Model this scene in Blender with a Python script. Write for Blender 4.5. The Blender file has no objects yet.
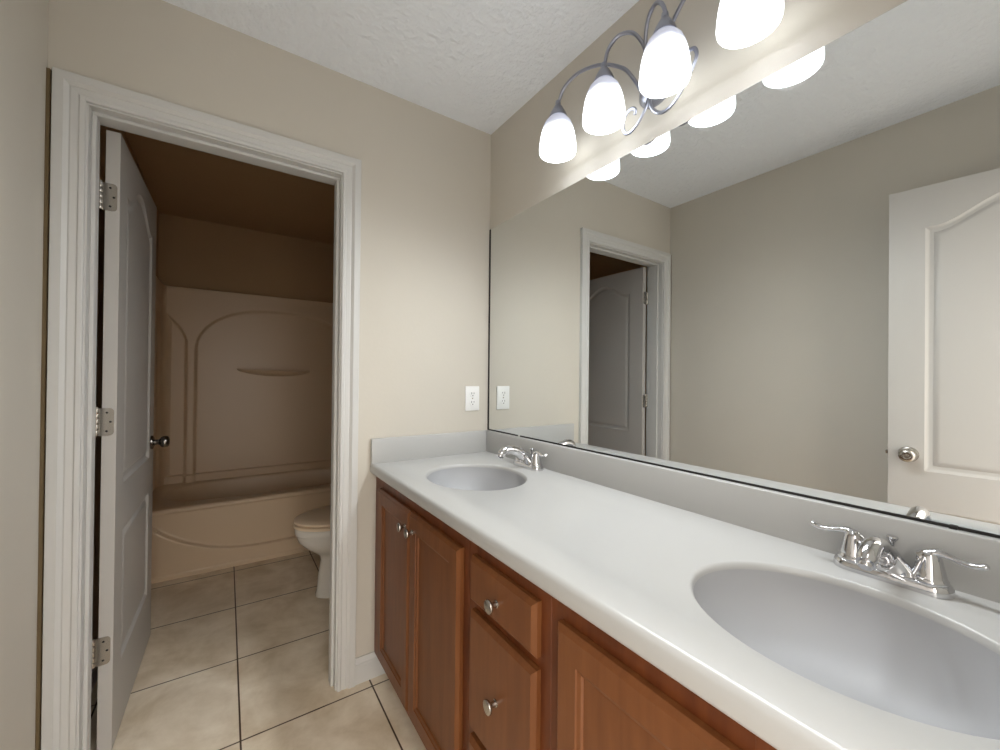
import bpy, bmesh, math, random
from math import sin, cos, pi, radians, sqrt
from mathutils import Vector, Matrix

random.seed(4)
scene = bpy.context.scene
COL = scene.collection

# ------------------------------------------------------------------ camera
cam_d = bpy.data.cameras.new('camera')
cam_d.sensor_fit = 'HORIZONTAL'
cam_d.sensor_width = 36.0
cam_d.lens = 404.25 * 36.0 / 1000.0
cam_d.clip_start = 0.02
cam = bpy.data.objects.new('camera', cam_d)
COL.objects.link(cam)
_r = Vector((0.82839, -0.56006, 0.01026))
_u = Vector((-0.01151, 0.00130, 0.99993))
_f = Vector((0.56003, 0.82845, 0.00537))
cam.matrix_world = Matrix(((_r.x, _u.x, -_f.x, -1.0682),
                           (_r.y, _u.y, -_f.y, -1.6814),
                           (_r.z, _u.z, -_f.z, 1.2431),
                           (0, 0, 0, 1)))
scene.camera = cam

# ------------------------------------------------------------------ world, exposure
W = bpy.data.worlds.new('doorway_fill')
scene.world = W
W.use_nodes = True
_bg = W.node_tree.nodes['Background']
# soft unseen fill added beyond the entry doorway: brighter from above than below
_nt = W.node_tree
_tc = _nt.nodes.new('ShaderNodeTexCoord')
_sx = _nt.nodes.new('ShaderNodeSeparateXYZ')
_mr = _nt.nodes.new('ShaderNodeMapRange')
_nt.links.new(_tc.outputs['Generated'], _sx.inputs['Vector'])
_nt.links.new(_sx.outputs['Z'], _mr.inputs['Value'])
_mr.inputs['From Min'].default_value = -0.15
_mr.inputs['From Max'].default_value = 0.5
_mr.inputs['To Min'].default_value = 1.4
_mr.inputs['To Max'].default_value = 3.7
_nt.links.new(_mr.outputs['Result'], _bg.inputs['Strength'])
_bg.inputs['Color'].default_value = (1.0, 0.94, 0.86, 1)
scene.view_settings.view_transform = 'Standard'
scene.view_settings.look = 'None'
scene.view_settings.gamma = 1.0
scene.view_settings.use_curve_mapping = False
scene.view_settings.exposure = 0.94
scene.cycles.use_denoising = True
scene.cycles.denoising_prefilter = 'ACCURATE'
scene.cycles.max_bounces = 16
scene.cycles.diffuse_bounces = 10
scene.cycles.glossy_bounces = 8
scene.cycles.sample_clamp_indirect = 6.0

SHADE_GLOW = 1.8          # what the frosted glass of each lamp gives off
BULB_WATT = 6.6           # the bulb shining down out of each open shade

# ------------------------------------------------------------------ materials
def new_mat(name):
    m = bpy.data.materials.new(name)
    m.use_nodes = True
    nt = m.node_tree
    return m, nt, nt.nodes['Principled BSDF']


def node(nt, kind, **kw):
    n = nt.nodes.new(kind)
    for k, v in kw.items():
        setattr(n, k, v)
    return n


def lin(c):
    return tuple(((x / 255) / 12.92 if x <= 10 else (((x / 255) + 0.055) / 1.055) ** 2.4) for x in c) + (1,)


def plain(name, rgb, rough=0.5, metal=0.0, bump=0.0, scale=60.0, vary=0.0, vscale=6.0, stretch=None, coat=0.0, detail=3.0, depth=0.004):
    m, nt, b = new_mat(name)
    b.inputs['Roughness'].default_value = rough
    b.inputs['Metallic'].default_value = metal
    if coat:
        b.inputs['Coat Weight'].default_value = coat
        b.inputs['Coat Roughness'].default_value = 0.15
    tc = node(nt, 'ShaderNodeTexCoord')
    src = tc.outputs['Object']
    if stretch:
        mp = node(nt, 'ShaderNodeMapping')
        mp.inputs['Scale'].default_value = stretch
        nt.links.new(src, mp.inputs['Vector'])
        src = mp.outputs['Vector']
    nz = node(nt, 'ShaderNodeTexNoise')
    nz.inputs['Scale'].default_value = vscale
    nz.inputs['Detail'].default_value = 4
    nt.links.new(src, nz.inputs['Vector'])
    mx = node(nt, 'ShaderNodeMix', data_type='RGBA')
    c = Vector(rgb[:3])
    mx.inputs['A'].default_value = tuple(c * (1 - vary)) + (1,)
    mx.inputs['B'].default_value = tuple(c * (1 + vary)) + (1,)
    nt.links.new(nz.outputs['Fac'], mx.inputs['Factor'])
    nt.links.new(mx.outputs['Result'], b.inputs['Base Color'])
    if bump:
        n2 = node(nt, 'ShaderNodeTexNoise')
        n2.inputs['Scale'].default_value = scale
        n2.inputs['Detail'].default_value = detail
        nt.links.new(tc.outputs['Object'], n2.inputs['Vector'])
        bp = node(nt, 'ShaderNodeBump')
        bp.inputs['Strength'].default_value = bump
        bp.inputs['Distance'].default_value = depth
        nt.links.new(n2.outputs['Fac'], bp.inputs['Height'])
        nt.links.new(bp.outputs['Normal'], b.inputs['Normal'])
    return m


M = {}
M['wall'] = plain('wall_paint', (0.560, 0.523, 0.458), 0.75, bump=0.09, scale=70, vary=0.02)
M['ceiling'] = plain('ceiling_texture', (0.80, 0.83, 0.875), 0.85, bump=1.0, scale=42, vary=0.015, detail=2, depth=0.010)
M['tan'] = plain('tub_room_dim_tan', (0.40, 0.265, 0.140), 0.7, bump=0.22, scale=70, vary=0.02)  # tub room's dim warm bounce light put into a browner wall and ceiling colour
M['edge_strip'] = plain('dark_brown_strip', (0.15, 0.105, 0.050), 0.7, vary=0.1, vscale=12)
M['trim'] = plain('trim_paint', (0.58, 0.575, 0.56), 0.42)
M['door'] = plain('door_paint', (0.475, 0.455, 0.43), 0.40)
M['counter'] = plain('cultured_marble', (0.445, 0.443, 0.434), 0.3, vary=0.012, vscale=3)
M['basin'] = plain('basin_marble', (0.385, 0.388, 0.402), 0.5, vary=0.01, vscale=3)
M['chrome'] = plain('chrome', (0.70, 0.70, 0.715), 0.07, metal=1.0)
M['nickel'] = plain('satin_nickel', (0.47, 0.44, 0.40), 0.27, metal=1.0)
M['fixture'] = plain('brushed_nickel', (0.36, 0.37, 0.43), 0.33, metal=1.0)
M['dark_nickel'] = plain('dark_nickel', (0.24, 0.22, 0.20), 0.22, metal=1.0)
M['dark'] = plain('dark_gap', (0.012, 0.010, 0.009), 0.7)
M['tub'] = plain('tub_acrylic', (0.64, 0.49, 0.335), 0.34, vary=0.015, vscale=3)
M['porcelain'] = plain('porcelain', (0.72, 0.69, 0.64), 0.15, vary=0.01, coat=0.3)
M['seat'] = plain('seat_plastic', (0.74, 0.60, 0.44), 0.3, vary=0.01)
M['plastic'] = plain('outlet_plastic', (0.80, 0.80, 0.79), 0.35)
M['clear'] = plain('clip_plastic', (0.6, 0.6, 0.58), 0.25)


def wood_mat(name, base, dark):
    m, nt, b = new_mat(name)
    b.inputs['Roughness'].default_value = 0.36
    b.inputs['Specular IOR Level'].default_value = 0.28
    tc = node(nt, 'ShaderNodeTexCoord')
    mp = node(nt, 'ShaderNodeMapping')
    mp.inputs['Scale'].default_value = (9, 9, 1.1)
    nt.links.new(tc.outputs['Object'], mp.inputs['Vector'])
    n1 = node(nt, 'ShaderNodeTexNoise')
    n1.inputs['Scale'].default_value = 3.7
    n1.inputs['Detail'].default_value = 6
    n1.inputs['Distortion'].default_value = 0.6
    nt.links.new(mp.outputs['Vector'], n1.inputs['Vector'])
    mp2 = node(nt, 'ShaderNodeMapping')
    mp2.inputs['Scale'].default_value = (120, 120, 5)
    nt.links.new(tc.outputs['Object'], mp2.inputs['Vector'])
    n2 = node(nt, 'ShaderNodeTexNoise')
    n2.inputs['Scale'].default_value = 1.0
    n2.inputs['Detail'].default_value = 3
    nt.links.new(mp2.outputs['Vector'], n2.inputs['Vector'])
    ad = node(nt, 'ShaderNodeMath', operation='MULTIPLY_ADD')
    ad.inputs[1].default_value = 0.3
    nt.links.new(n2.outputs['Fac'], ad.inputs[0])
    nt.links.new(n1.outputs['Fac'], ad.inputs[2])
    cr = node(nt, 'ShaderNodeValToRGB')
    cr.color_ramp.elements[0].position = 0.42
    cr.color_ramp.elements[0].color = dark
    cr.color_ramp.elements[1].position = 0.86
    cr.color_ramp.elements[1].color = base
    nt.links.new(ad.outputs[0], cr.inputs['Fac'])
    nt.links.new(cr.outputs['Color'], b.inputs['Base Color'])
    return m


M['wood'] = wood_mat('stained_maple', (0.175, 0.064, 0.021, 1), (0.128, 0.043, 0.0135, 1))
M['wood_frame'] = wood_mat('stained_maple_frame', (0.160, 0.046, 0.014, 1), (0.095, 0.025, 0.008, 1))


def tile_mat():
    m, nt, b = new_mat('travertine_look_tile')
    b.inputs['Roughness'].default_value = 0.42
    tc = node(nt, 'ShaderNodeTexCoord')
    mp = node(nt, 'ShaderNodeMapping')
    mp.inputs['Location'].default_value = (1.015 + 0.445 * 8, 0.055 + 0.476 * 8, 0)
    nt.links.new(tc.outputs['Object'], mp.inputs['Vector'])
    br = node(nt, 'ShaderNodeTexBrick', offset=0.0, squash=1.0)
    br.inputs['Scale'].default_value = 1.0
    br.inputs['Brick Width'].default_value = 0.445
    br.inputs['Row Height'].default_value = 0.476
    br.inputs['Mortar Size'].default_value = 0.0032
    br.inputs['Mortar Smooth'].default_value = 0.2
    br.inputs['Color1'].default_value = (0.78, 0.69, 0.56, 1)
    br.inputs['Color2'].default_value = (0.82, 0.735, 0.61, 1)
    br.inputs['Mortar'].default_value = (0.085, 0.052, 0.030, 1)
    nt.links.new(mp.outputs['Vector'], br.inputs['Vector'])
    n1 = node(nt, 'ShaderNodeTexNoise')
    n1.inputs['Scale'].default_value = 4.2
    n1.inputs['Detail'].default_value = 7
    n1.inputs['Roughness'].default_value = 0.62
    n1.inputs['Distortion'].default_value = 0.25
    nt.links.new(tc.outputs['Object'], n1.inputs['Vector'])
    cr = node(nt, 'ShaderNodeValToRGB')
    cr.color_ramp.elements[0].position = 0.32
    cr.color_ramp.elements[0].color = (0.74, 0.67, 0.56, 1)
    cr.color_ramp.elements[1].position = 0.66
    cr.color_ramp.elements[1].color = (1.12, 1.12, 1.12, 1)
    nt.links.new(n1.outputs['Fac'], cr.inputs['Fac'])
    mx = node(nt, 'ShaderNodeMix', data_type='RGBA', blend_type='MULTIPLY')
    mx.inputs['Factor'].default_value = 1.0
    nt.links.new(br.outputs['Color'], mx.inputs['A'])
    nt.links.new(cr.outputs['Color'], mx.inputs['B'])
    nt.links.new(mx.outputs['Result'], b.inputs['Base Color'])
    bp = node(nt, 'ShaderNodeBump', invert=True)
    bp.inputs['Strength'].default_value = 0.5
    bp.inputs['Distance'].default_value = 0.003
    nt.links.new(br.outputs['Fac'], bp.inputs['Height'])
    nt.links.new(bp.outputs['Normal'], b.inputs['Normal'])
    return m


M['tile'] = tile_mat()


def mirror_mat():
    m, nt, b = new_mat('mirror_silver')
    b.inputs['Base Color'].default_value = (0.83, 0.85, 0.845, 1)
    b.inputs['Metallic'].default_value = 1.0
    b.inputs['Roughness'].default_value = 0.0
    return m


M['mirror'] = mirror_mat()


def shade_mat():
    # lit frosted glass: bright where the bulb sits, thinner frosting near the neck
    m, nt, b = new_mat('lit_frosted_glass')
    b.inputs['Base Color'].default_value = (0.82, 0.84, 0.9, 1)
    b.inputs['Roughness'].default_value = 0.25
    tc = node(nt, 'ShaderNodeTexCoord')
    sx = node(nt, 'ShaderNodeSeparateXYZ')
    nt.links.new(tc.outputs['Object'], sx.inputs['Vector'])
    nz = node(nt, 'ShaderNodeTexNoise')
    nz.inputs['Scale'].default_value = 22
    nt.links.new(tc.outputs['Object'], nz.inputs['Vector'])
    ad = node(nt, 'ShaderNodeMath', operation='MULTIPLY_ADD')
    ad.inputs[1].default_value = 0.03
    nt.links.new(nz.outputs['Fac'], ad.inputs[0])
    nt.links.new(sx.outputs['Z'], ad.inputs[2])
    mr = node(nt, 'ShaderNodeMapRange', interpolation_type='SMOOTHSTEP')
    mr.inputs['From Min'].default_value = -.016
    mr.inputs['From Max'].default_value = 0.033
    mr.inputs['To Min'].default_value = 1.0
    mr.inputs['To Max'].default_value = 0.0
    nt.links.new(ad.outputs[0], mr.inputs['Value'])
    mx = node(nt, 'ShaderNodeMix', data_type='RGBA')
    mx.inputs['A'].default_value = (0.04, 0.045, 0.07, 1)
    mx.inputs['B'].default_value = (0.93, 0.98, 1.0, 1)
    nt.links.new(mr.outputs['Result'], mx.inputs['Factor'])
    nt.links.new(mx.outputs['Result'], b.inputs['Emission Color'])
    b.inputs['Emission Strength'].default_value = SHADE_GLOW
    return m


M['shade'] = shade_mat()


def glow_mat():
    m, nt, b = new_mat('lit_bulb')
    b.inputs['Base Color'].default_value = (0.9, 0.9, 0.9, 1)
    b.inputs['Emission Color'].default_value = (1, 0.96, 0.9, 1)
    b.inputs['Emission Strength'].default_value = SHADE_GLOW
    return m


M['bulb'] = glow_mat()

# ------------------------------------------------------------------ mesh helpers
def finish(name, bm, mat, parent=None, off=(0, 0, 0), smooth=35.0, recalc=True):
    """Link bm as ONE object; off is subtracted from the vertices (the thing's base)."""
    if recalc:
        bmesh.ops.recalc_face_normals(bm, faces=bm.faces[:])
    if any(off):
        bmesh.ops.translate(bm, verts=bm.verts[:], vec=-Vector(off))
    me = bpy.data.meshes.new(name)
    bm.to_mesh(me)
    bm.free()
    mats = mat if isinstance(mat, (list, tuple)) else [mat]
    for m in mats:
        me.materials.append(m)
    if smooth:
        for p in me.polygons:
            p.use_smooth = True
        me.set_sharp_from_angle(angle=radians(smooth))
    o = bpy.data.objects.new(name, me)
    COL.objects.link(o)
    if parent is not None:
        o.parent = parent
    return o


def tag(o, label=None, cat=None, group=None, kind=None):
    if label: o['label'] = label
    if cat: o['category'] = cat
    if group: o['group'] = group
    if kind: o['kind'] = kind
    return o


def thing(name, loc, label, cat, rz=0.0, group=None, kind=None):
    o = bpy.data.objects.new(name, None)
    o.empty_display_size = 0.05
    COL.objects.link(o)
    o.location = loc
    o.rotation_euler = (0, 0, rz)
    return tag(o, label, cat, group, kind)


def box(bm, x0, x1, y0, y1, z0, z1, bevel=0.0, seg=2):
    vs = [bm.verts.new((x, y, z)) for z in (z0, z1) for y in (y0, y1) for x in (x0, x1)]
    idx = [(0, 2, 3, 1), (4, 5, 7, 6), (0, 1, 5, 4), (2, 6, 7, 3), (0, 4, 6, 2), (1, 3, 7, 5)]
    fs = [bm.faces.new([vs[i] for i in f]) for f in idx]
    if bevel:
        es = list({e for f in fs for e in f.edges})
        bmesh.ops.bevel(bm, geom=es, offset=bevel, segments=seg, profile=0.5, affect='EDGES')
    return fs


def lathe(bm, prof, origin=(0, 0, 0), axis='Z', n=32, sx=1.0, sy=1.0, mat_index=0):
    """prof: list of (r, h) along the axis; r=0 makes a pole."""
    o = Vector(origin)

    def pos(r, h, a):
        p, q = r * cos(a) * sx, r * sin(a) * sy
        if axis == 'Z': return o + Vector((p, q, h))
        if axis == 'X': return o + Vector((h, p, q))
        if axis == '-X': return o + Vector((-h, p, q))
        if axis == 'Y': return o + Vector((p, h, q))
        return o + Vector((p, -h, q))
    rings = []
    for r, h in prof:
        if r < 1e-7:
            rings.append([bm.verts.new(pos(0, h, 0))])
        else:
            rings.append([bm.verts.new(pos(r, h, 2 * pi * i / n)) for i in range(n)])
    for A, B in zip(rings, rings[1:]):
        for i in range(n):
            j = (i + 1) % n
            if len(A) == 1 and len(B) == 1: continue
            if len(A) == 1: f = bm.faces.new([A[0], B[i], B[j]])
            elif len(B) == 1: f = bm.faces.new([A[i], A[j], B[0]])
            else: f = bm.faces.new([A[i], A[j], B[j], B[i]])
            f.material_index = mat_index
    return rings


def spline(pts, per=10):
    """Catmull-Rom through the points (any dimension)."""
    P = [Vector(p) for p in pts]
    P = [P[0] * 2 - P[1]] + P + [P[-1] * 2 - P[-2]]
    out = []
    for i in range(1, len(P) - 2):
        a, b, c, d = P[i - 1], P[i], P[i + 1], P[i + 2]
        for k in range(per):
            t = k / per
            out.append(0.5 * ((2 * b) + (c - a) * t + (2 * a - 5 * b + 4 * c - d) * t * t + (3 * b - 3 * c + d - a) * t ** 3))
    out.append(P[-2])
    return out


def tube(bm, pts, radii, n=14, flat=(1.0, 1.0), up=Vector((0, 0, 1)), caps=True):
    """Sweep an (elliptical) section along pts; radii a number or one per point."""
    pts = [Vector(p) for p in pts]
    if not hasattr(radii, '__len__'): radii = [radii] * len(pts)
    rings = []
    side = None
    for i, p in enumerate(pts):
        t = (pts[min(i + 1, len(pts) - 1)] - pts[max(i - 1, 0)]).normalized()
        if side is None:
            side = t.cross(up)
            if side.length < 1e-3: side = t.cross(Vector((1, 0, 0)))
        side = (side - t * side.dot(t)).normalized()
        nrm = side.cross(t).normalized()
        rings.append([bm.verts.new(p + side * cos(2 * pi * k / n) * radii[i] * flat[0] + nrm * sin(2 * pi * k / n) * radii[i] * flat[1]) for k in range(n)])
    for A, B in zip(rings, rings[1:]):
        for k in range(n):
            j = (k + 1) % n
            bm.faces.new([A[k], A[j], B[j], B[k]])
    if caps:
        bm.faces.new(list(reversed(rings[0])))
        bm.faces.new(rings[-1])
    return rings


def loft(bm, rings, cap0=True, cap1=True, close=True):
    R = [[bm.verts.new(p) for p in r] for r in rings]
    n = len(R[0])
    for A, B in zip(R, R[1:]):
        for i in range(n if close else n - 1):
            j = (i + 1) % n
            bm.faces.new([A[i], A[j], B[j], B[i]])
    if cap0: bm.faces.new(list(reversed(R[0])))
    if cap1: bm.faces.new(R[-1])
    return R


def fill_with_holes(bm, loops, normal):
    """Flat face bounded by the first loop with the others cut out of it."""
    es = []
    for L in loops:
        for i in range(len(L)):
            a, b = L[i], L[(i + 1) % len(L)]
            e = bm.edges.get((a, b)) or bm.edges.new((a, b))
            es.append(e)
    bmesh.ops.triangle_fill(bm, use_beauty=True, use_dissolve=False, edges=es, normal=normal)


def sweep_profile(bm, corners, prof):
    """corners: list of functions d,h -> Vector, one per path point."""
    rows = [[bm.verts.new(c(d, h)) for d, h in prof] for c in corners]
    for A, B in zip(rows, rows[1:]):
        for i in range(len(prof) - 1):
            bm.faces.new([A[i], A[i + 1], B[i + 1], B[i]])
    bm.faces.new(rows[0])
    bm.faces.new(list(reversed(rows[-1])))

# ------------------------------------------------------------------ the setting
XL, XR = -1.502, 0.0           # left wall, mirror wall
YR, YW, YT, YB = -1.885, 0.0, 0.115, 2.235   # rear wall, dividing wall (two faces), back wall
H = 2.44
JL, JR, JT = -1.417, -0.700, 2.040           # doorway between the jambs

bm = bmesh.new(); box(bm, XL - .1, XR + .1, YR - .115, YB + .1, -0.1, 0.0)
tag(finish('floor', bm, M['tile'], smooth=0), 'beige mottled square tile floor with dark grout running under the doorway', 'floor', kind='structure')
YM = (YW + YT) / 2


def slab(name, ext, mat, label, cat):
    bm = bmesh.new()
    box(bm, *ext)
    return tag(finish(name, bm, M[mat], smooth=0), label, cat, kind='structure')


slab('ceiling', (XL - .1, XR + .1, YR - .115, YM, H, H + .1), 'ceiling', 'white textured ceiling over the vanity', 'ceiling')
slab('ceiling', (XL - .1, XR + .1, YM, YB + .1, H, H + .1), 'tan', 'tub room ceiling with dim warm light put into its tan colour, seen through the doorway', 'ceiling')
slab('wall_left', (XL - .1, XL, YR - .115, YM, 0, H), 'wall', 'plain beige wall at the left beside the tub room doorway', 'wall')
slab('wall_left', (XL - .1, XL, YM, YB + .1, 0, H), 'tan', 'wall behind the opened tub room door, its dim light put into the tan colour', 'wall')
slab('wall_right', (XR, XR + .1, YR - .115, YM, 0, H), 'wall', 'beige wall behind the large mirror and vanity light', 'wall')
slab('wall_right', (XR, XR + .1, YM, YB + .1, 0, H), 'tan', 'wall behind the toilet, its dim light put into the tan colour', 'wall')
slab('wall_back', (XL, XR, YB, YB + .1, 0, H), 'tan', 'wall above the tub surround, its shade put into the tan colour', 'wall')


def wall_with_doorway(name, y0, y1, xa, xb, zt, label):
    bm = bmesh.new()
    box(bm, XL, xa, y0, y1, 0, H)
    box(bm, xb, XR, y0, y1, 0, H)
    box(bm, xa, xb, y0, y1, zt, H)
    o = tag(finish(name, bm, [M['wall'], M['tan']], smooth=0), label, 'wall', kind='structure')
    for p in o.data.polygons:
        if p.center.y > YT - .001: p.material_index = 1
    return o


wall_with_doorway('wall_far', YW, YT, JL - .018, JR + .018, JT + .018, 'beige wall with the doorway to the tub room and an outlet')
wall_with_doorway('wall_rear', YR - .115, YR, -1.428, -0.660, 2.078, 'beige wall with the entry doorway opposite the tub room')

CASING = [(0, 0), (0, .010), (.003, .0115), (.011, .0120), (.015, .0090), (.030, .0110), (.034, .0095), (.044, .0185),
          (.066, .0185), (.067, .0175), (.067, 0)]


def casing(bm, xl, xr, zt, y, sgn):
    """Mitred casing round three sides of an opening; sgn is the way it stands out from the wall."""
    sweep_profile(bm, [lambda d, h: Vector((xl - d, y + sgn * h, 0)),
                       lambda d, h: Vector((xl - d, y + sgn * h, zt + d)),
                       lambda d, h: Vector((xr + d, y + sgn * h, zt + d)),
                       lambda d, h: Vector((xr + d, y + sgn * h, 0))], CASING)


def door_frame(name, xl, xr, zt, y0, y1, stop, label):
    """casing on both faces of the wall, jamb lining, stop"""
    bm = bmesh.new()
    casing(bm, xl - .005, xr + .005, zt + .005, y0, -1)
    root = tag(finish(name, bm, M['trim'], smooth=0), label, 'door frame', kind='structure')
    bm = bmesh.new(); casing(bm, xl - .005, xr + .005, zt + .005, y1, 1)
    finish('casing', bm, M['trim'], root, smooth=25)
    bm = bmesh.new()
    box(bm, xl - .018, xl, y0, y1, 0, zt + .018)
    box(bm, xr, xr + .018, y0, y1, 0, zt + .018)
    box(bm, xl, xr, y0, y1, zt, zt + .018)
    finish('jamb', bm, M['trim'], root, smooth=0)
    bm = bmesh.new()
    s0, s1 = stop
    box(bm, xl, xl + .011, s0, s1, 0, zt - .011, .002, 1)
    box(bm, xr - .011, xr, s0, s1, 0, zt - .011, .002, 1)
    box(bm, xl, xr, s0, s1, zt - .011, zt, .002, 1)
    finish('stop', bm, M['trim'], root, smooth=0)
    return root


bm = bmesh.new(); box(bm, XL, XL + .0085, -.0125, -.0002, 0, 2.108, .001, 1)  # thin dark brown strip standing beside the left door casing
tag(finish('trim_3', bm, M['edge_strip'], smooth=0), 'thin dark brown strip between the door casing and the left wall', 'trim', kind='structure')
door_frame('trim_1', JL, JR, JT, YW, YT, (.030, .074), 'white moulded casing around the tub room doorway')
door_frame('trim_2', -1.410, -0.678, 2.060, YR - .115, YR, (YR - .085, YR - .045), 'white moulded casing around the entry doorway')

BASE = [(0, 0), (.014, 0), (.014, .072), (.012, .076), (.013, .080), (.010, .088), (.006, .094), (.005, .100), (0, .100)]


def baseboard(name, runs, label):
    bm = bmesh.new()
    for (x0, y0), (x1, y1), (nx, ny) in runs:
        sweep_profile(bm, [lambda d, z, x=x, y=y: Vector((x + nx * d, y + ny * d, z)) for x, y in ((x0, y0), (x1, y1))], BASE)
    return tag(finish(name, bm, M['trim'], smooth=25), label, 'baseboard', kind='structure')


baseboard('baseboard_far', [((JR + .068, YW), (-.476, YW), (0, -1))], 'short white baseboard between the door casing and the vanity')
baseboard('baseboard_left', [((XL, YR + .02), (XL, YW - .016), (1, 0)), ((XL, YT + .02), (XL, 1.45), (1, 0))], 'white baseboard along the left wall')
baseboard('baseboard_right', [((XR, YT + .003), (XR, 1.45), (-1, 0))], 'white baseboard behind the toilet')

# ------------------------------------------------------------------ moulded two panel doors
def arch_panel(x0, x1, z0, zs, rise, inset, n=40):
    """outline (anticlockwise) of a panel with an eyebrow top, moved inward by inset"""
    a, b = x0 + inset, x1 - inset
    pts = [(a, z0 + inset), (b, z0 + inset)]
    if rise <= 0:
        return pts + [(b, zs - inset), (a, zs - inset)]
    w = x1 - x0
    for k in range(n + 1):
        x = b + (a - b) * k / n
        t = (x - x0) / w
        e = min(max((t - .06) / .88, 0), 1)
        pts.append((x, zs - inset + rise * (0.5 - 0.5 * cos(2 * pi * e)) ** 0.85))
    return pts


MOULD = [(0, 0), (.007, .0075), (.013, .0100), (.024, .0100), (.034, .0040), (.042, .0025), (.046, .0025)]


def door_slab_bm(w, h, t, x0, x1):
    bm = bmesh.new()
    panels = [(x0, x1, .245, .705, 0.0), (x0, x1, .862, 1.862, .092)]
    outer_rings = []
    for yy, s in ((0.0, -1), (-t, 1)):           # face plane and the way its mouldings sink
        outer = [bm.verts.new((x, yy, z)) for x, z in ((0, .010), (w, .010), (w, h), (0, h))]
        loops = [outer]
        for p in panels:
            rings = [[bm.verts.new((x, yy + s * d, z)) for x, z in arch_panel(*p, inset)] for inset, d in MOULD]
            for A, B in zip(rings, rings[1:]):
                for i in range(len(A)):
                    j = (i + 1) % len(A)
                    bm.faces.new([A[i], A[j], B[j], B[i]])
            bm.faces.new(rings[-1])
            loops.append(rings[0])
        fill_with_holes(bm, loops, (0, -s, 0))
        outer_rings.append(outer)
    A, B = outer_rings
    for i in range(4):
        j = (i + 1) % 4
        bm.faces.new([A[i], A[j], B[j], B[i]])
    return bm


def knob_bm(x, z, y, sgn):
    bm = bmesh.new()
    prof = [(0, 0), (.031, 0), (.032, .003), (.030, .008), (.022, .011), (.0125, .013), (.0115, .026), (.014, .031),
            (.022, .036), (.0265, .044), (.0272, .052), (.0250, .060), (.0205, .0645), (.0145, .0660), (.0130, .0640), (.0090, .0635), (.0075, .0655), (0, .0660)]
    lathe(bm, prof, (x, y, z), 'Y' if sgn > 0 else '-Y', 28)
    return bm


def moulded_door(name, origin, ang, w, label, hinge_side_y=0.0):
    t = .035
    o = finish(name, door_slab_bm(w, 2.032, t, .108, w - .108), M['door'], smooth=28)
    o.location = origin
    o.rotation_euler = (0, 0, ang)
    tag(o, label, 'door', kind='structure')
    kz = .925
    for yy, s in ((0.0, 1), (-t, -1)):
        finish('door_knob', knob_bm(w - .062, kz, yy, s), M['dark_nickel'] if name == 'door_1' else M['nickel'], o, smooth=40)
    bm = bmesh.new()
    box(bm, w - .0005, w + .0015, -t / 2 - .0125, -t / 2 + .0125, kz - .028, kz + .028, .0006, 1)
    box(bm, w, w + .009, -t / 2 - .007, -t / 2 + .005, kz - .008, kz + .008, .002, 1)
    finish('latch', bm, M['nickel'], o, smooth=30)
    for hz in (1.815, 1.085, .345):
        bm = bmesh.new()
        # leaf let into the hinge edge of the slab, rounded corners
        rr, y0, y1, z0, z1 = .012, .0065, -.029, hz - .0445, hz + .0445
        out = []
        for cy, cz, a0 in ((y1 + rr, z0 + rr, 180), (y1 + rr, z1 - rr, 90)):
            for k in range(7):
                a = radians(a0 + (90 - k * 15 if a0 == 180 else 90 - k * 15))
                out.append((cy + rr * cos(a), cz + rr * sin(a)))
        lo = [(y1 + rr + rr * cos(radians(270 - k * 15)), z0 + rr + rr * sin(radians(270 - k * 15))) for k in range(7)]
        hi = [(y1 + rr + rr * cos(radians(180 - k * 15)), z1 - rr + rr * sin(radians(180 - k * 15))) for k in range(7)]
        ring = [(y0, z0)] + lo + hi + [(y0, z1)]
        loft(bm, [[(-.0026, y, z) for y, z in ring], [(.0006, y, z) for y, z in ring]])
        # five knuckles
        for k in range(5):
            za = z0 + k * .0178
            lathe(bm, [(0, za + .0006), (.0058, za + .0006), (.0062, za + .0014), (.0062, za + .0164), (.0058, za + .0172), (0, za + .0172)],
                  (-.0045, y0 + .0055, 0), 'Z', 16)
        lathe(bm, [(0, z1), (.0045, z1), (.004, z1 + .004), (0, z1 + .0045)], (-.0045, y0 + .0055, 0), 'Z', 14)
        # leaf on the jamb
        jy = y0 + .013
        box(bm, -.034, -.0045, jy - .001, jy + .001, z0, z1, .0005, 1)
        hg = finish('hinge', bm, M['nickel'], o, smooth=30)
        bm = bmesh.new()
        for sy, sz in ((-.012, .030), (-.021, 0), (-.012, -.030)):
            lathe(bm, [(.0034, -.0022), (.0034, .0006), (0, .0012)], (-.0020, sy, hz + sz), '-X', 12)
        finish('screw_heads', bm, M['dark'], hg, smooth=30)
    return o


moulded_door('door_1', (-1.4005, .1195, 0), radians(89.0), .711, 'white two panel arch top door swung open into the tub room')
moulded_door('door_2', (-1.410, -1.8790, .014), radians(83.5), .711, 'white two panel arch top entry door open against the left wall, seen in the mirror')

# ------------------------------------------------------------------ outlet
o = thing('wall_outlet', (-0.0925, 0, 1.140), 'white duplex electrical outlet on the beige wall left of the mirror', 'outlet')
bm = bmesh.new(); box(bm, -.0385, .0385, -.006, 0, -.0585, .0585, .003, 2)
finish('cover_plate', bm, M['plastic'], o)
for dz in (.0205, -.0205):
    bm = bmesh.new()
    lathe(bm, [(.0165, 0), (.0165, .0075), (.0155, .0082), (0, .0082)], (0, 0, dz), '-Y', 28, sx=1.0, sy=.84)
    rc = finish('receptacle', bm, M['plastic'], o)
    bm = bmesh.new()
    box(bm, -.0075, -.0055, -.0090, -.0075, dz - .001, dz + .009)
    box(bm, .0055, .0075, -.0090, -.0075, dz + .001, dz + .008)
    lathe(bm, [(.0026, .0075), (.0026, .0090), (0, .0090)], (0, 0, dz - .007), '-Y', 12)
    finish('slots', bm, M['dark'], rc, smooth=0)
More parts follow.
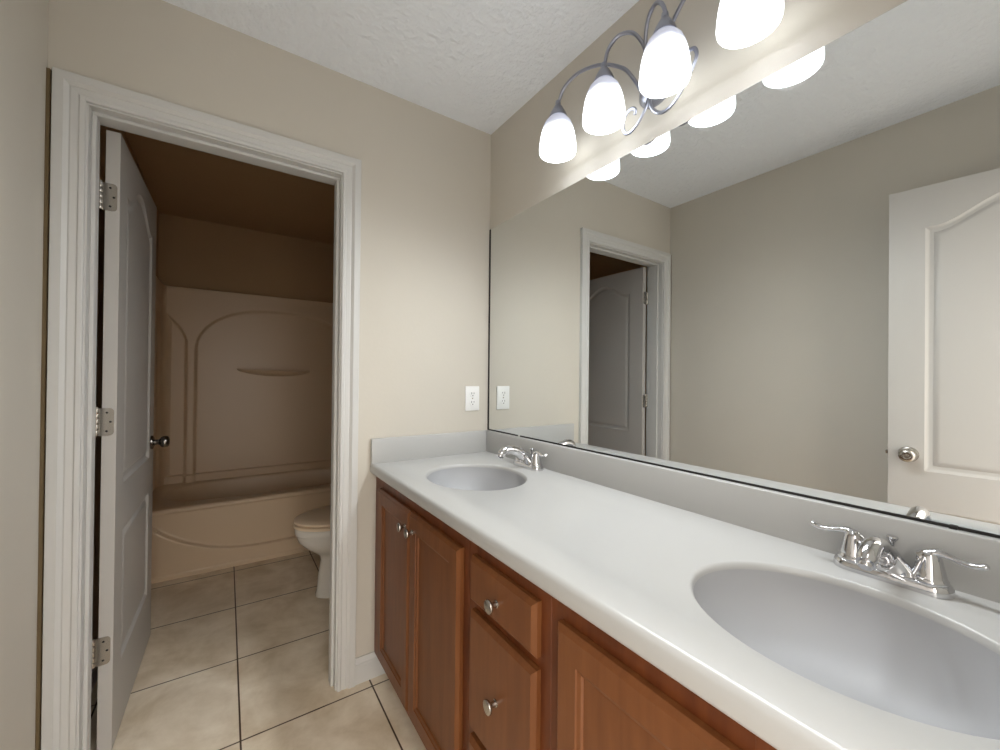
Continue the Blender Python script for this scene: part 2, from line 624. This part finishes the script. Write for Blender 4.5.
bm = bmesh.new(); lathe(bm, [(.003, .005), (.003, .0068), (0, .0074)], (0, 0, 0), '-Y', 14)
finish('screw', bm, M['nickel'], o)

# ------------------------------------------------------------------ mirror
MB, MT = .988, 1.968
o = thing('wall_mirror', (0, -.94, MB), 'large frameless mirror above the backsplash spanning the whole vanity', 'mirror')
bm = bmesh.new()
fs = box(bm, -.0030, -.0005, YR + .02, -.006, MB, MT)
for f in bm.faces:
    f.material_index = 0 if f.calc_center_median().x < -.0028 else 1
finish('mirror_glass', bm, [M['mirror'], M['dark']], o, (0, -.94, MB), smooth=0)
bm = bmesh.new(); box(bm, -.0045, -.0004, YR + .02, -.006, MB - .0036, MB + .0016, .0005, 1)
finish('edge_channel', bm, M['dark'], o, (0, -.94, MB), smooth=0)
bm = bmesh.new(); box(bm, -.0045, -.0004, -.0130, -.0020, MB - .0036, MT, .0005, 1)
finish('edge_channel', bm, M['dark'], o, (0, -.94, MB), smooth=0)
for cy in (-.263, -1.539):
    bm = bmesh.new()
    box(bm, -.0085, -.0004, cy - .005, cy + .005, MB - .0045, MB + .0022, .001, 2)
    finish('mirror_clip', bm, M['clear'] if cy > -1 else M['dark'], o, (0, -.94, MB))

# ------------------------------------------------------------------ vanity top with two moulded basins
ZT, ZB, XF = .8826, .8410, -.5745
YE = YR + .004
NS = 72
SINKS = [(-.308, -.405), (-.308, -1.464)]
SAX, SAY = .177, .210


def sink_ring(c, s, z, n=NS):
    return [Vector((c[0] + SAX * s * cos(2 * pi * k / n), c[1] + SAY * s * sin(2 * pi * k / n), z)) for k in range(n)]


bm = bmesh.new()
y0, y1 = -.0005, YE
front = [(-.5600, ZT), (-.5655, ZT - .0012), (-.5700, ZT - .0042), (-.5732, ZT - .0095), (XF, ZT - .0165), (XF, ZB + .0090),
         (-.5728, ZB + .0045), (-.5690, ZB + .0012), (-.5630, ZB), (-.0010, ZB), (-.0010, ZT)]
A = [bm.verts.new((x, y0, z)) for x, z in front]
B = [bm.verts.new((x, y1, z)) for x, z in front]
for i in range(8):
    bm.faces.new([A[i], A[i + 1], B[i + 1], B[i]])
bm.faces.new([A[9], A[10], B[10], B[9]])
bm.faces.new(A); bm.faces.new(list(reversed(B)))
rims = [[bm.verts.new(p) for p in sink_ring(c, 1.0, ZT)] for c in SINKS]
fill_with_holes(bm, [[A[0], A[10], B[10], B[0]]] + rims, (0, 0, 1))
low = [[bm.verts.new(p) for p in sink_ring(c, .985, ZB)] for c in SINKS]
fill_with_holes(bm, [[A[8], A[9], B[9], B[8]]] + low, (0, 0, -1))
bowl_prof = [(1.0, 0), (.988, -.0010), (.976, -.0038), (.968, -.0080), (.962, -.0130)]
for ring, under in zip(rims, low):
    c = Vector((sum(v.co.x for v in ring) / NS, sum(v.co.y for v in ring) / NS, 0))
    prev = ring
    for s, dz in bowl_prof[1:]:
        cur = [bm.verts.new(p) for p in sink_ring((c.x, c.y), s, ZT + dz)]
        for i in range(NS):
            j = (i + 1) % NS
            bm.faces.new([prev[i], prev[j], cur[j], cur[i]])
        prev = cur
    for i in range(NS):
        j = (i + 1) % NS
        bm.faces.new([prev[i], prev[j], under[j], under[i]])
ctop = tag(finish('vanity_countertop', bm, M['counter'], smooth=40), 'long white cultured marble vanity top with two moulded oval basins', 'countertop')
for c in SINKS:
    bm = bmesh.new()
    rings = []
    D = .128
    for k in range(15):
        a = (k / 14) * (pi / 2)
        s = .962 * cos(a) ** .62 if k < 14 else .11
        s = max(s, .115)
        rings.append(sink_ring(c, s, ZT - .0128 - D * sin(a) ** 1.15))
    loft(bm, rings, cap0=False, cap1=True)
    bs = finish('basin', bm, M['basin'], ctop, smooth=60, recalc=False)
    bs['label'] = 'smooth bluish white oval basin'
    bm = bmesh.new()
    zb = ZT - .0128 - D
    lathe(bm, [(0, zb + .006), (.010, zb + .0055), (.013, zb + .003), (.014, zb + .0022), (.020, zb + .0022), (.0225, zb + .001), (.0225, zb - .004)], (c[0], c[1], 0), 'Z', 28)
    finish('drain', bm, M['chrome'], bs)
bm = bmesh.new()
box(bm, -.0195, -.0010, YE, -.0005, ZT - .003, MB - .004, .0035, 3)
finish('backsplash', bm, M['counter'], ctop)
bm = bmesh.new()
box(bm, -.5735, -.0195, -.0195, -.0005, ZT - .003, MB - .004, .0035, 3)
finish('side_splash', bm, M['counter'], ctop)

# ------------------------------------------------------------------ vanity cabinets
XFF = -.5490      # face frame front
XC = -.003


def cabinet(name, ya, yb, label, rails, stiles, cat='cabinet'):
    """carcass + toe kick + face frame; ya > yb. rails: list of (z0, z1); stiles: list of (y0, y1)"""
    root = thing(name, (XFF, (ya + yb) / 2, 0), label, cat)
    off = (XFF, (ya + yb) / 2, 0)
    bm = bmesh.new()
    t = .016
    box(bm, XFF + .019, XC, ya - t, ya, .10, ZB - .002)
    box(bm, XFF + .019, XC, yb, yb + t, .10, ZB - .002)
    box(bm, XFF + .019, XC - .012, yb + t, ya - t, .10, .116)
    box(bm, XC - .008, XC, yb + t, ya - t, .10, ZB - .002)
    box(bm, XFF + .075, XFF + .090, yb, ya, 0, .10)
    box(bm, XFF + .090, XC, ya - t, ya, 0, .10)
    box(bm, XFF + .090, XC, yb, yb + t, 0, .10)
    finish('carcass', bm, M['wood_frame'], root, off, smooth=0)
    bm = bmesh.new()
    for y0_, y1_ in stiles:
        box(bm, XFF, XFF + .019, y1_, y0_, .10, ZB - .002, .0012, 1)
    for z0_, z1_ in rails:
        box(bm, XFF + .0003, XFF + .019, yb + .003, ya - .003, z0_, z1_, .0008, 1)
    finish('face_frame', bm, M['wood_frame'], root, off, smooth=0)
    return root, off


def front_ring(bm, x, y0, y1, z0, z1):
    return [bm.verts.new((x, y, z)) for y, z in ((y0, z0), (y1, z0), (y1, z1), (y0, z1))]


def skin(bm, A, B):
    for i in range(4):
        j = (i + 1) % 4
        bm.faces.new([A[i], A[j], B[j], B[i]])


def shaker_front(ya, yb, z0, z1, frame=None, bevel=.009):
    """door or drawer front: bevelled outer edge, optional recessed panel with a sloped inner mould"""
    bm = bmesh.new()
    xb, xf = XFF - .0008, XFF - .0195
    R = [front_ring(bm, xb, ya, yb, z0, z1),
         front_ring(bm, xf + .0080, ya, yb, z0, z1)]
    b = bevel
    R.append(front_ring(bm, xf, ya - b, yb + b, z0 + b, z1 - b))
    if frame:
        f = frame
        R.append(front_ring(bm, xf, ya - f, yb + f, z0 + f, z1 - f))
        R.append(front_ring(bm, xf + .0030, ya - f - .0015, yb + f + .0015, z0 + f + .0015, z1 - f - .0015))
        R.append(front_ring(bm, xf + .0050, ya - f - .009, yb + f + .009, z0 + f + .009, z1 - f - .009))
        R.append(front_ring(bm, xf + .0092, ya - f - .0115, yb + f + .0115, z0 + f + .0115, z1 - f - .0115))
    for P, Q in zip(R, R[1:]):
        skin(bm, P, Q)
    bm.faces.new(R[-1]); bm.faces.new(list(reversed(R[0])))
    return bm


def cab_knob(y, z, parent, off):
    bm = bmesh.new()
    lathe(bm, [(0, 0), (.0085, 0), (.0085, .0015), (.0065, .0030), (.0055, .0100), (.0065, .0135), (.0120, .0165), (.0150, .0190),
               (.0155, .0215), (.0145, .0240), (.0110, .0252), (0, .0258)], (XFF - .0195, y, z), '-X', 28)
    return finish('knob', bm, M['nickel'], parent, off, smooth=40)


DZ0, DZ1 = .138, .798


def sink_base(name, ya, yb, label, dl, mid, dr):
    root, off = cabinet(name, ya, yb, label, [(ZB - .048, ZB - .002), (.10, .14)],
                        [(ya, dl - .012), (dr + .012, yb), (mid + .012, mid - .012)])
    for d0, d1, ky in ((dl, mid + .003, mid + .033), (mid - .003, dr, mid - .033)):
        d = finish('cabinet_door', shaker_front(d0, d1, DZ0, DZ1, .052), M['wood'], root, off, smooth=20)
        cab_knob(ky, .742, d, off)
    return root


sink_base('vanity_cabinet', -.003, -.785, 'stained wood two door vanity cabinet under the far sink beside the doorway', -.086, -.417, -.757)
root, off = cabinet('drawer_cabinet', -.785, -1.098, 'stained wood drawer cabinet between the two sink cabinets', [(ZB - .048, ZB - .002), (.668, .690), (.355, .380), (.10, .14)],
                    [(-.785, -.828), (-1.056, -1.098)])
for z0, z1, kz in ((.694, .804, .742), (.386, .670, .524), (.138, .364, .250)):
    d = finish('drawer', shaker_front(-.815, -1.069, z0, z1, None, .010), M['wood'], root, off, smooth=20)
    cab_knob(-.938, kz, d, off)
sink_base('vanity_cabinet', -1.098, -1.872, 'stained wood two door vanity cabinet under the near sink, nearest the camera', -1.129, -1.468, -1.808)

# ------------------------------------------------------------------ faucets
def faucet(yc, label):
    base = (-.060, yc, ZT)
    root = thing('sink_faucet', base, label, 'faucet', group='chrome centre-set faucets on the vanity top')
    # stepped oval deck plate
    bm = bmesh.new()

    def stadium(hl, r, z, n=12):
        out = []
        for k in range(n + 1):
            a = -pi / 2 + pi * k / n
            out.append(Vector((r * sin(a), hl - r + r * cos(a), z)))
        for k in range(n + 1):
            a = pi / 2 + pi * k / n
            out.append(Vector((r * sin(a), -(hl - r) + r * cos(a), z)))
        return out
    loft(bm, [stadium(.0810, .0270, .0002), stadium(.0815, .0275, .004), stadium(.0805, .0265, .012), stadium(.0780, .0240, .0165),
              stadium(.0750, .0215, .0180), stadium(.0740, .0205, .0180)])
    finish('deck_plate', bm, M['chrome'], root, smooth=40)
    # spout: broad saddle rising from the plate, bending down to a round outlet
    bm = bmesh.new()
    path = spline([(-.003, 0, .034), (-.014, 0, .044), (-.034, 0, .054), (-.062, 0, .071), (-.092, 0, .078), (-.116, 0, .074), (-.134, 0, .060)], 6)
    n = len(path)
    rad = []
    for i in range(n):
        t = i / (n - 1)
        rad.append(.0225 - .0065 * min(t / .55, 1) + .0015 * max(0, (t - .55) / .45) - (.0020 if t > .95 else 0))
    tube(bm, path, rad, 20, flat=(.84, 1.04), up=Vector((0, 0, 1)))
    # skirt that ties the spout to the plate
    loft(bm, [[Vector((ex * cos(a) + xo, ey * sin(a), z)) for a in [2 * pi * k / 28 for k in range(28)]]
              for ex, ey, xo, z in ((.0215, .0430, -.001, .0160), (.0210, .0360, -.002, .0240), (.0205, .0285, -.006, .0340), (.0200, .0215, -.013, .0450), (.0190, .0155, -.024, .0550), (.0130, .0090, -.036, .0600))])
    sp = finish('spout', bm, M['chrome'], root, smooth=50)
    bm = bmesh.new()
    d = (path[-1] - path[-2]).normalized()
    tube(bm, [path[-1] - d * .004, path[-1] + d * .006, path[-1] + d * .0075], [.0095, .0095, .0085], 20)
    finish('aerator', bm, M['chrome'], sp, smooth=40)
    # lift rod behind the spout
    bm = bmesh.new()
    lathe(bm, [(.0032, .016), (.0032, .062), (.0060, .066), (.0085, .0690), (.0090, .0715), (.0075, .0735), (0, .0742)], (.019, 0, 0), 'Z', 18)
    finish('lift_rod', bm, M['chrome'], root, smooth=40)
    for s in (1, -1):
        bm = bmesh.new()
        cy = s * .0510
        lathe(bm, [(.0240, .016), (.0243, .022), (.0232, .024), (.0218, .0255), (.0214, .029), (.0196, .038), (.0176, .048), (.0160, .056), (.0142, .0625), (.0110, .0680), (.0060, .0710), (0, .0718)],
              (0, cy, 0), 'Z', 28)
        path = spline([(0, cy - s * .010, .0560), (0, cy - s * .001, .0640), (0, cy + s * .010, .0685), (-.002, cy + s * .022, .0675), (-.004, cy + s * .038, .0635),
                       (-.005, cy + s * .052, .0630), (-.006, cy + s * .066, .0680)], 5)
        m = len(path)
        rr = []
        for i in range(m):
            t = i / (m - 1)
            rr.append(.0125 - .0072 * min(t / .55, 1) + .0016 * max(0, (t - .6) / .4) - (.0018 if i == m - 1 else 0))
        tube(bm, path, rr, 16, flat=(1.15, .78))
        finish('handle', bm, M['chrome'], root, smooth=50)
    return root


faucet(-.398, 'chrome two handle faucet at the far sink near the corner')
faucet(-1.468, 'chrome two handle faucet at the near sink at right')

# ------------------------------------------------------------------ vanity light
LY, LX = -.933, -.117
SY = [-.6205, -.8290, -1.0375, -1.2460]
RZ = 2.0273          # rim height of the shades
root = thing('vanity_light', (0, LY, 2.105), 'four lamp brushed nickel vanity light with frosted glass shades above the mirror', 'light fixture')
off = (0, LY, 2.105)
bm = bmesh.new()
prof = [(1.0, 0), (1.0, .004), (.97, .008), (.90, .011), (.84, .018), (.66, .027), (.38, .032), (.16, .034), (.13, .040), (.07, .044), (0, .045)]
lathe(bm, [(r * .050, h) for r, h in prof], (0, LY, 2.118), '-X', 40, sx=1.2, sy=1.0)
finish('canopy', bm, M['fixture'], root, off)


def arm_path(side, outer):
    s = side
    if outer:
        p = [(-.030, .032, 2.118), (-.046, .048, 2.158), (-.062, .078, 2.205), (-.084, .148, 2.250), (-.104, .225, 2.264),
             (-.113, .283, 2.248), (-.1135, .309, 2.218), (-.113, .3125, 2.196)]
    else:
        p = [(-.030, .004, 2.126), (-.046, .002, 2.180), (-.062, .004, 2.228), (-.082, .026, 2.268), (-.101, .062, 2.276),
             (-.112, .090, 2.252), (-.1135, .1025, 2.220), (-.113, .104, 2.196)]
    return [(x, LY + s * y, z) for x, y, z in p]


for s in (1, -1):
    for outer in (True, False):
        bm = bmesh.new()
        tube(bm, spline(arm_path(s, outer), 9), .0056, 12, flat=(1.0, 1.0), up=Vector((1, 0, 0)))
        finish('arm', bm, M['fixture'], root, off, smooth=50)
    # ribbon scroll below the canopy
    bm = bmesh.new()
    if s > 0:
        p = [(-.034, .000, 2.098), (-.046, .004, 2.050), (-.050, .030, 2.012), (-.050, .058, 1.999), (-.050, .078, 2.008), (-.050, .085, 2.036),
             (-.050, .074, 2.062), (-.050, .054, 2.070), (-.049, .040, 2.060), (-.048, .042, 2.046)]
    else:
        p = [(-.034, .004, 2.098), (-.046, .010, 2.050), (-.050, .032, 2.014), (-.050, .062, 2.000), (-.050, .095, 2.014), (-.050, .130, 2.054),
             (-.050, .153, 2.094), (-.050, .148, 2.120), (-.050, .130, 2.124), (-.050, .118, 2.108), (-.050, .124, 2.094)]
    tube(bm, spline([(x, LY + s * y, z) for x, y, z in p], 8), .0042, 10, flat=(1.3, .8), up=Vector((1, 0, 0)))
    finish('scroll', bm, M['fixture'], root, off, smooth=50)
for y in SY:
    bm = bmesh.new()
    lathe(bm, [(0, 2.212), (.0085, 2.212), (.0095, 2.205), (.0090, 2.199), (.0120, 2.195), (.0190, 2.184), (.0265, 2.170), (.0310, 2.158), (.0320, 2.153), (.0295, 2.153), (0, 2.160)],
          (LX, y, 0), 'Z', 32)
    finish('socket_cup', bm, M['fixture'], root, off, smooth=40)
    bm = bmesh.new()
    out = [(.0275, 2.1560), (.0345, 2.1480), (.0450, 2.1355), (.0525, 2.1175), (.0575, 2.0980), (.0608, 2.0785), (.0632, 2.0600), (.0645, 2.0400), (.0640, 2.0320), (.0625, 2.0275)]
    inn = [(r - .0030, z + (.0006 if i else 0)) for i, (r, z) in enumerate(reversed(out))]
    lathe(bm, out + inn, (LX, y, 0), 'Z', 40)
    # glass thickness at the neck
    sh = finish('shade', bm, M['shade'], root, off, smooth=50)
    sh['label'] = 'lit frosted white glass bell shade'
    bm = bmesh.new()
    lathe(bm, [(.012, 2.155), (.012, 2.140), (.016, 2.128), (.026, 2.108), (.029, 2.092), (.026, 2.076), (.015, 2.066), (0, 2.063)], (LX, y, 0), 'Z', 24)
    finish('bulb', bm, M['bulb'], sh, off, smooth=50)
    ld = bpy.data.lights.new('bulb_light', 'SPOT')
    ld.energy = BULB_WATT
    ld.color = (0.945, 0.985, 1.0)
    ld.spot_size = radians(166)
    ld.spot_blend = 1.0
    ld.shadow_soft_size = 0.045
    lo = bpy.data.objects.new('bulb_light', ld)
    COL.objects.link(lo)
    lo.parent = sh
    lo.location = Vector((LX, y, 2.028)) - Vector(off)
    lo.rotation_euler = (0, radians(24), 0)

# ------------------------------------------------------------------ bathtub
TX0, TX1, TY0, TY1, TZ = XL + .004, XR - .004, 1.462, YB - .012, .425
tcx, tcy = (TX0 + TX1) / 2, 1.835


def sup(cx, cy, a, b, z, e=3.2, n=96):
    out = []
    for k in range(n):
        t = 2 * pi * k / n
        c, s = cos(t), sin(t)
        out.append(Vector((cx + a * math.copysign(abs(c) ** (2 / e), c), cy + b * math.copysign(abs(s) ** (2 / e), s), z)))
    return out


tub = thing('bathtub', (tcx, tcy, 0), 'off-white alcove bathtub with a curved apron in the tub room', 'bathtub')
off = (tcx, tcy, 0)
bm = bmesh.new()
# deck with the well
rim = [bm.verts.new(p) for p in sup(tcx, tcy + .015, .660, .292, TZ)]
deck = [bm.verts.new(p) for p in ((TX0, TY0 + .018, TZ), (TX1, TY0 + .018, TZ), (TX1, TY1, TZ), (TX0, TY1, TZ))]
fill_with_holes(bm, [deck, rim], (0, 0, 1))
prev = rim
for s_, dz in ((.985, -.004), (.972, -.014), (.960, -.040), (.945, -.12), (.915, -.22), (.870, -.300), (.790, -.345), (.640, -.362)):
    cur = [bm.verts.new(p) for p in sup(tcx, tcy + .015, .660 * s_, .292 * (s_ - (1 - s_) * .25), TZ + dz)]
    for i in range(96):
        j = (i + 1) % 96
        bm.faces.new([prev[i], prev[j], cur[j], cur[i]])
    prev = cur
bm.faces.new(prev)
# rolled front lip
lip = [(TY0 + .018, TZ), (TY0 + .008, TZ - .0015), (TY0 + .001, TZ - .008), (TY0 - .002, TZ - .018), (TY0 + .000, TZ - .028), (TY0 + .006, TZ - .034)]
rows = [[bm.verts.new((x, y, z)) for y, z in lip] for x in (TX0, TX1)]
for i in range(len(lip) - 1):
    bm.faces.new([rows[0][i], rows[0][i + 1], rows[1][i + 1], rows[1][i]])
bmesh.ops.remove_doubles(bm, verts=bm.verts[:], dist=.0003)
finish('tub_shell', bm, M['tub'], tub, off, smooth=45)
# apron: the lower part below a sweeping curve stands a little proud
bm = bmesh.new()
nx, nz = 120, 110
grid = []
zt = TZ - .033
for i in range(nx + 1):
    x = TX0 + (TX1 - TX0) * i / nx
    t = abs((x + .73) / .70)
    zc = .109 + .215 * min(t, 1.3) ** 3
    col_ = []
    for k in range(nz + 1):
        z = zt * k / nz
        v = min(max((zc + .005 - z) / .010, 0), 1)
        v = v * v * (3 - 2 * v)
        y = TY0 + .014 - .022 * v
        if z < .026: y -= .006
        col_.append(bm.verts.new((x, y, z)))
    grid.append(col_)
for i in range(nx):
    for k in range(nz):
        bm.faces.new([grid[i][k], grid[i + 1][k], grid[i + 1][k + 1], grid[i][k + 1]])
finish('apron', bm, M['tub'], tub, off, smooth=60)
bm = bmesh.new()
lathe(bm, [(0, 0), (.030, 0), (.030, .004), (.026, .007), (0, .008)], (tcx + .628, tcy + .015, .30), '-X', 24)
finish('overflow_plate', bm, M['nickel'], tub, off)

# ------------------------------------------------------------------ tub surround
sur = thing('tub_surround', (tcx, TY1, TZ), 'off-white moulded tub surround with an arched niche and soap ledge', 'tub surround')
off = (tcx, TY1, TZ)
SZ0, SZ1 = TZ + .001, 1.892


def sstep(v):
    v = min(max(v, 0), 1)
    return v * v * (3 - 2 * v)


bm = bmesh.new()
nx, nz = 190, 170
yb_ = 2.165
g = []
for i in range(nx + 1):
    x = TX0 + .012 + (TX1 - TX0 - .024) * i / nx
    c = []
    for k in range(nz + 1):
        z = SZ0 + (SZ1 - SZ0) * k / nz
        y = yb_
        # arched central niche
        u = abs(x + .70) / .565
        if u < 1.06:
            ztop = 1.43 + .335 * max(0, 1 - min(u, 1) ** 2.5) ** .5
            v = min((1.0 - u) * .565, ztop - z)
            y += .022 * sstep((v + .009) / .018)
        # corner panel at either end with a rising top
        for xe in (-1.322, -.078):
            w = (xe - x) if xe < -.5 else (x - xe)
            ztop = 1.42 + .30 * min(max((w + .01) / .17, 0), 1) ** .5
            v = min(w, ztop - z)
            y += .020 * sstep((v + .008) / .016)
        # plinth along the tub deck
        y -= .020 * sstep((.487 - z) / .010)
        c.append(bm.verts.new((x, min(y, TY1 - .002), z)))
    g.append(c)
for i in range(nx):
    for k in range(nz):
        bm.faces.new([g[i][k], g[i + 1][k], g[i + 1][k + 1], g[i][k + 1]])
top = [bm.verts.new((g[i][nz].co.x, YB - .001, SZ1)) for i in (0, nx)]
bm.faces.new([top[0]] + [g[i][nz] for i in range(nx + 1)] + [top[1]])
finish('back_panel', bm, M['tub'], sur, off, smooth=60)
for xw, s in ((TX0, 1), (TX1, -1)):
    bm = bmesh.new()
    g = []
    nu, nz = 60, 90
    for i in range(nu + 1):
        y = TY0 + .02 + (yb_ + .03 - TY0 - .02) * i / nu
        c = []
        for k in range(nz + 1):
            z = SZ0 + (SZ1 - SZ0) * k / nz
            x = .034
            u = abs(y - 1.83) / .27
            if u < 1.1:
                ztop = 1.45 + .28 * max(0, 1 - min(u, 1) ** 2.5) ** .5
                v = min((1 - u) * .27, ztop - z)
                x -= .018 * sstep((v + .008) / .016)
            r = .09
            e = y - (yb_ + .03 - r)
            if e > 0: x += r - sqrt(max(0, r * r - e * e))
            c.append(bm.verts.new((xw + s * x, y, z)))
        g.append(c)
    for i in range(nu):
        for k in range(nz):
            bm.faces.new([g[i][k], g[i + 1][k], g[i + 1][k + 1], g[i][k + 1]])
    fr = [bm.verts.new((xw, TY0 + .02, z)) for z in (SZ0, SZ1)]
    bm.faces.new([fr[0]] + g[0] + [fr[1]])
    tp = bm.verts.new((xw, yb_ + .03, SZ1))
    bm.faces.new([fr[1]] + [g[i][nz] for i in range(nu + 1)] + [tp])
    finish('side_panel', bm, M['tub'], sur, off, smooth=60)
# crescent soap ledge: flat top, underside sloping back to the wall
bm = bmesh.new()
rings = []
yw = yb_ + .024
for k in range(33):
    t = -1 + 2 * k / 32
    q = max(1 - t * t, 0.0) ** .75
    x = -.734 + .268 * t
    zt = 1.288 - .012 * (t + 1) / 2
    d = .006 + .056 * q
    hgt = .008 + .044 * q
    rings.append([Vector((x, yw, zt)), Vector((x, yw - d * .80, zt)), Vector((x, yw - d, zt + .003)), Vector((x, yw - d * 1.04, zt - .003)),
                  Vector((x, yw - d * .86, zt - hgt * .45)), Vector((x, yw - d * .45, zt - hgt * .85)), Vector((x, yw, zt - hgt))])
loft(bm, rings)
finish('soap_ledge', bm, M['tub'], sur, off, smooth=50)

# ------------------------------------------------------------------ toilet
TYC = .786
wc = thing('toilet', (-.40, TYC, 0), 'white toilet beside the tub, half hidden by the right door casing', 'toilet')
off = (-.40, TYC, 0)


def egg(x0, x1, hw, z, n=48, blunt=.62):
    """egg outline, rounder nose at x0, wider towards x1"""
    out = []
    xm = x0 + (x1 - x0) * blunt
    for k in range(n):
        a = 2 * pi * k / n
        c, s = cos(a), sin(a)
        if c < 0:
            x = xm + (xm - x0) * c
        else:
            x = xm + (x1 - xm) * (abs(c) ** .75)
        out.append(Vector((x, TYC + hw * math.copysign(abs(s) ** .92, s), z)))
    return out


bm = bmesh.new()
loft(bm, [egg(-.640, -.10, .112, .000), egg(-.640, -.10, .112, .012), egg(-.634, -.10, .108, .030), egg(-.626, -.10, .102, .120),
          egg(-.614, -.10, .094, .200), egg(-.622, -.10, .100, .228), egg(-.652, -.09, .128, .252), egg(-.695, -.08, .160, .285),
          egg(-.728, -.07, .177, .320), egg(-.740, -.06, .182, .352), egg(-.742, -.05, .184, .362), egg(-.748, -.05, .187, .366),
          egg(-.750, -.05, .188, .396), egg(-.745, -.05, .184, .402)])
finish('bowl', bm, M['porcelain'], wc, off, smooth=45)
bm = bmesh.new()
outr = [egg(-.748, -.215, .184, .4070), egg(-.756, -.215, .190, .4085), egg(-.756, -.215, .190, .4210), egg(-.750, -.215, .185, .4240)]
inr = [egg(-.700, -.280, .128, .4240), egg(-.694, -.285, .122, .418), egg(-.694, -.285, .122, .4070)]
R_ = loft(bm, outr + inr, cap0=False, cap1=False)
for i in range(48):
    j = (i + 1) % 48
    bm.faces.new([R_[-1][i], R_[-1][j], R_[0][j], R_[0][i]])
finish('seat', bm, M['seat'], wc, off, smooth=45)
bm = bmesh.new()
loft(bm, [egg(-.736, -.208, .174, .4275), egg(-.737, -.208, .175, .4305), egg(-.7525, -.205, .187, .4308), egg(-.7535, -.205, .188, .4325), egg(-.753, -.205, .1875, .4405), egg(-.742, -.205, .180, .4475),
          egg(-.700, -.215, .150, .4520), egg(-.56, -.26, .060, .4545)])
ld_ = finish('lid', bm, M['seat'], wc, off, smooth=45)
for s in (-1, 1):
    bm = bmesh.new()
    box(bm, -.232, -.198, TYC + s * .075 - .018, TYC + s * .075 + .018, .404, .438, .006, 2)
    finish('lid_hinge', bm, M['seat'], ld_, off)


def rrect(x0, x1, hw, z, r=.03, n=8):
    out = []
    for cx, cy, a0 in ((x1 - r, TYC + hw - r, 0), (x0 + r, TYC + hw - r, 90), (x0 + r, TYC - hw + r, 180), (x1 - r, TYC - hw + r, 270)):
        for k in range(n + 1):
            a = radians(a0 + 90 * k / n)
            out.append(Vector((cx + r * cos(a), cy + r * sin(a), z)))
    return out


bm = bmesh.new()
loft(bm, [rrect(-.185, -.030, .175, .385), rrect(-.200, -.022, .200, .405), rrect(-.212, -.018, .222, .560), rrect(-.218, -.016, .230, .728)])
finish('tank', bm, M['porcelain'], wc, off, smooth=45)
bm = bmesh.new()
loft(bm, [rrect(-.226, -.012, .238, .728), rrect(-.230, -.010, .242, .733), rrect(-.230, -.010, .242, .752), rrect(-.222, -.014, .235, .762), rrect(-.19, -.03, .20, .766)])
finish('tank_lid', bm, M['porcelain'], wc, off, smooth=45)
bm = bmesh.new()
lathe(bm, [(0, 0), (.013, 0), (.013, .006), (.008, .010), (.008, .018), (0, .018)], (-.216, TYC + .165, .672), '-X', 18)
tube(bm, spline([(-.231, TYC + .165, .672), (-.236, TYC + .140, .669), (-.238, TYC + .095, .663)], 6), [.006] * 13, 12)
finish('flush_lever', bm, M['chrome'], wc, off, smooth=45)
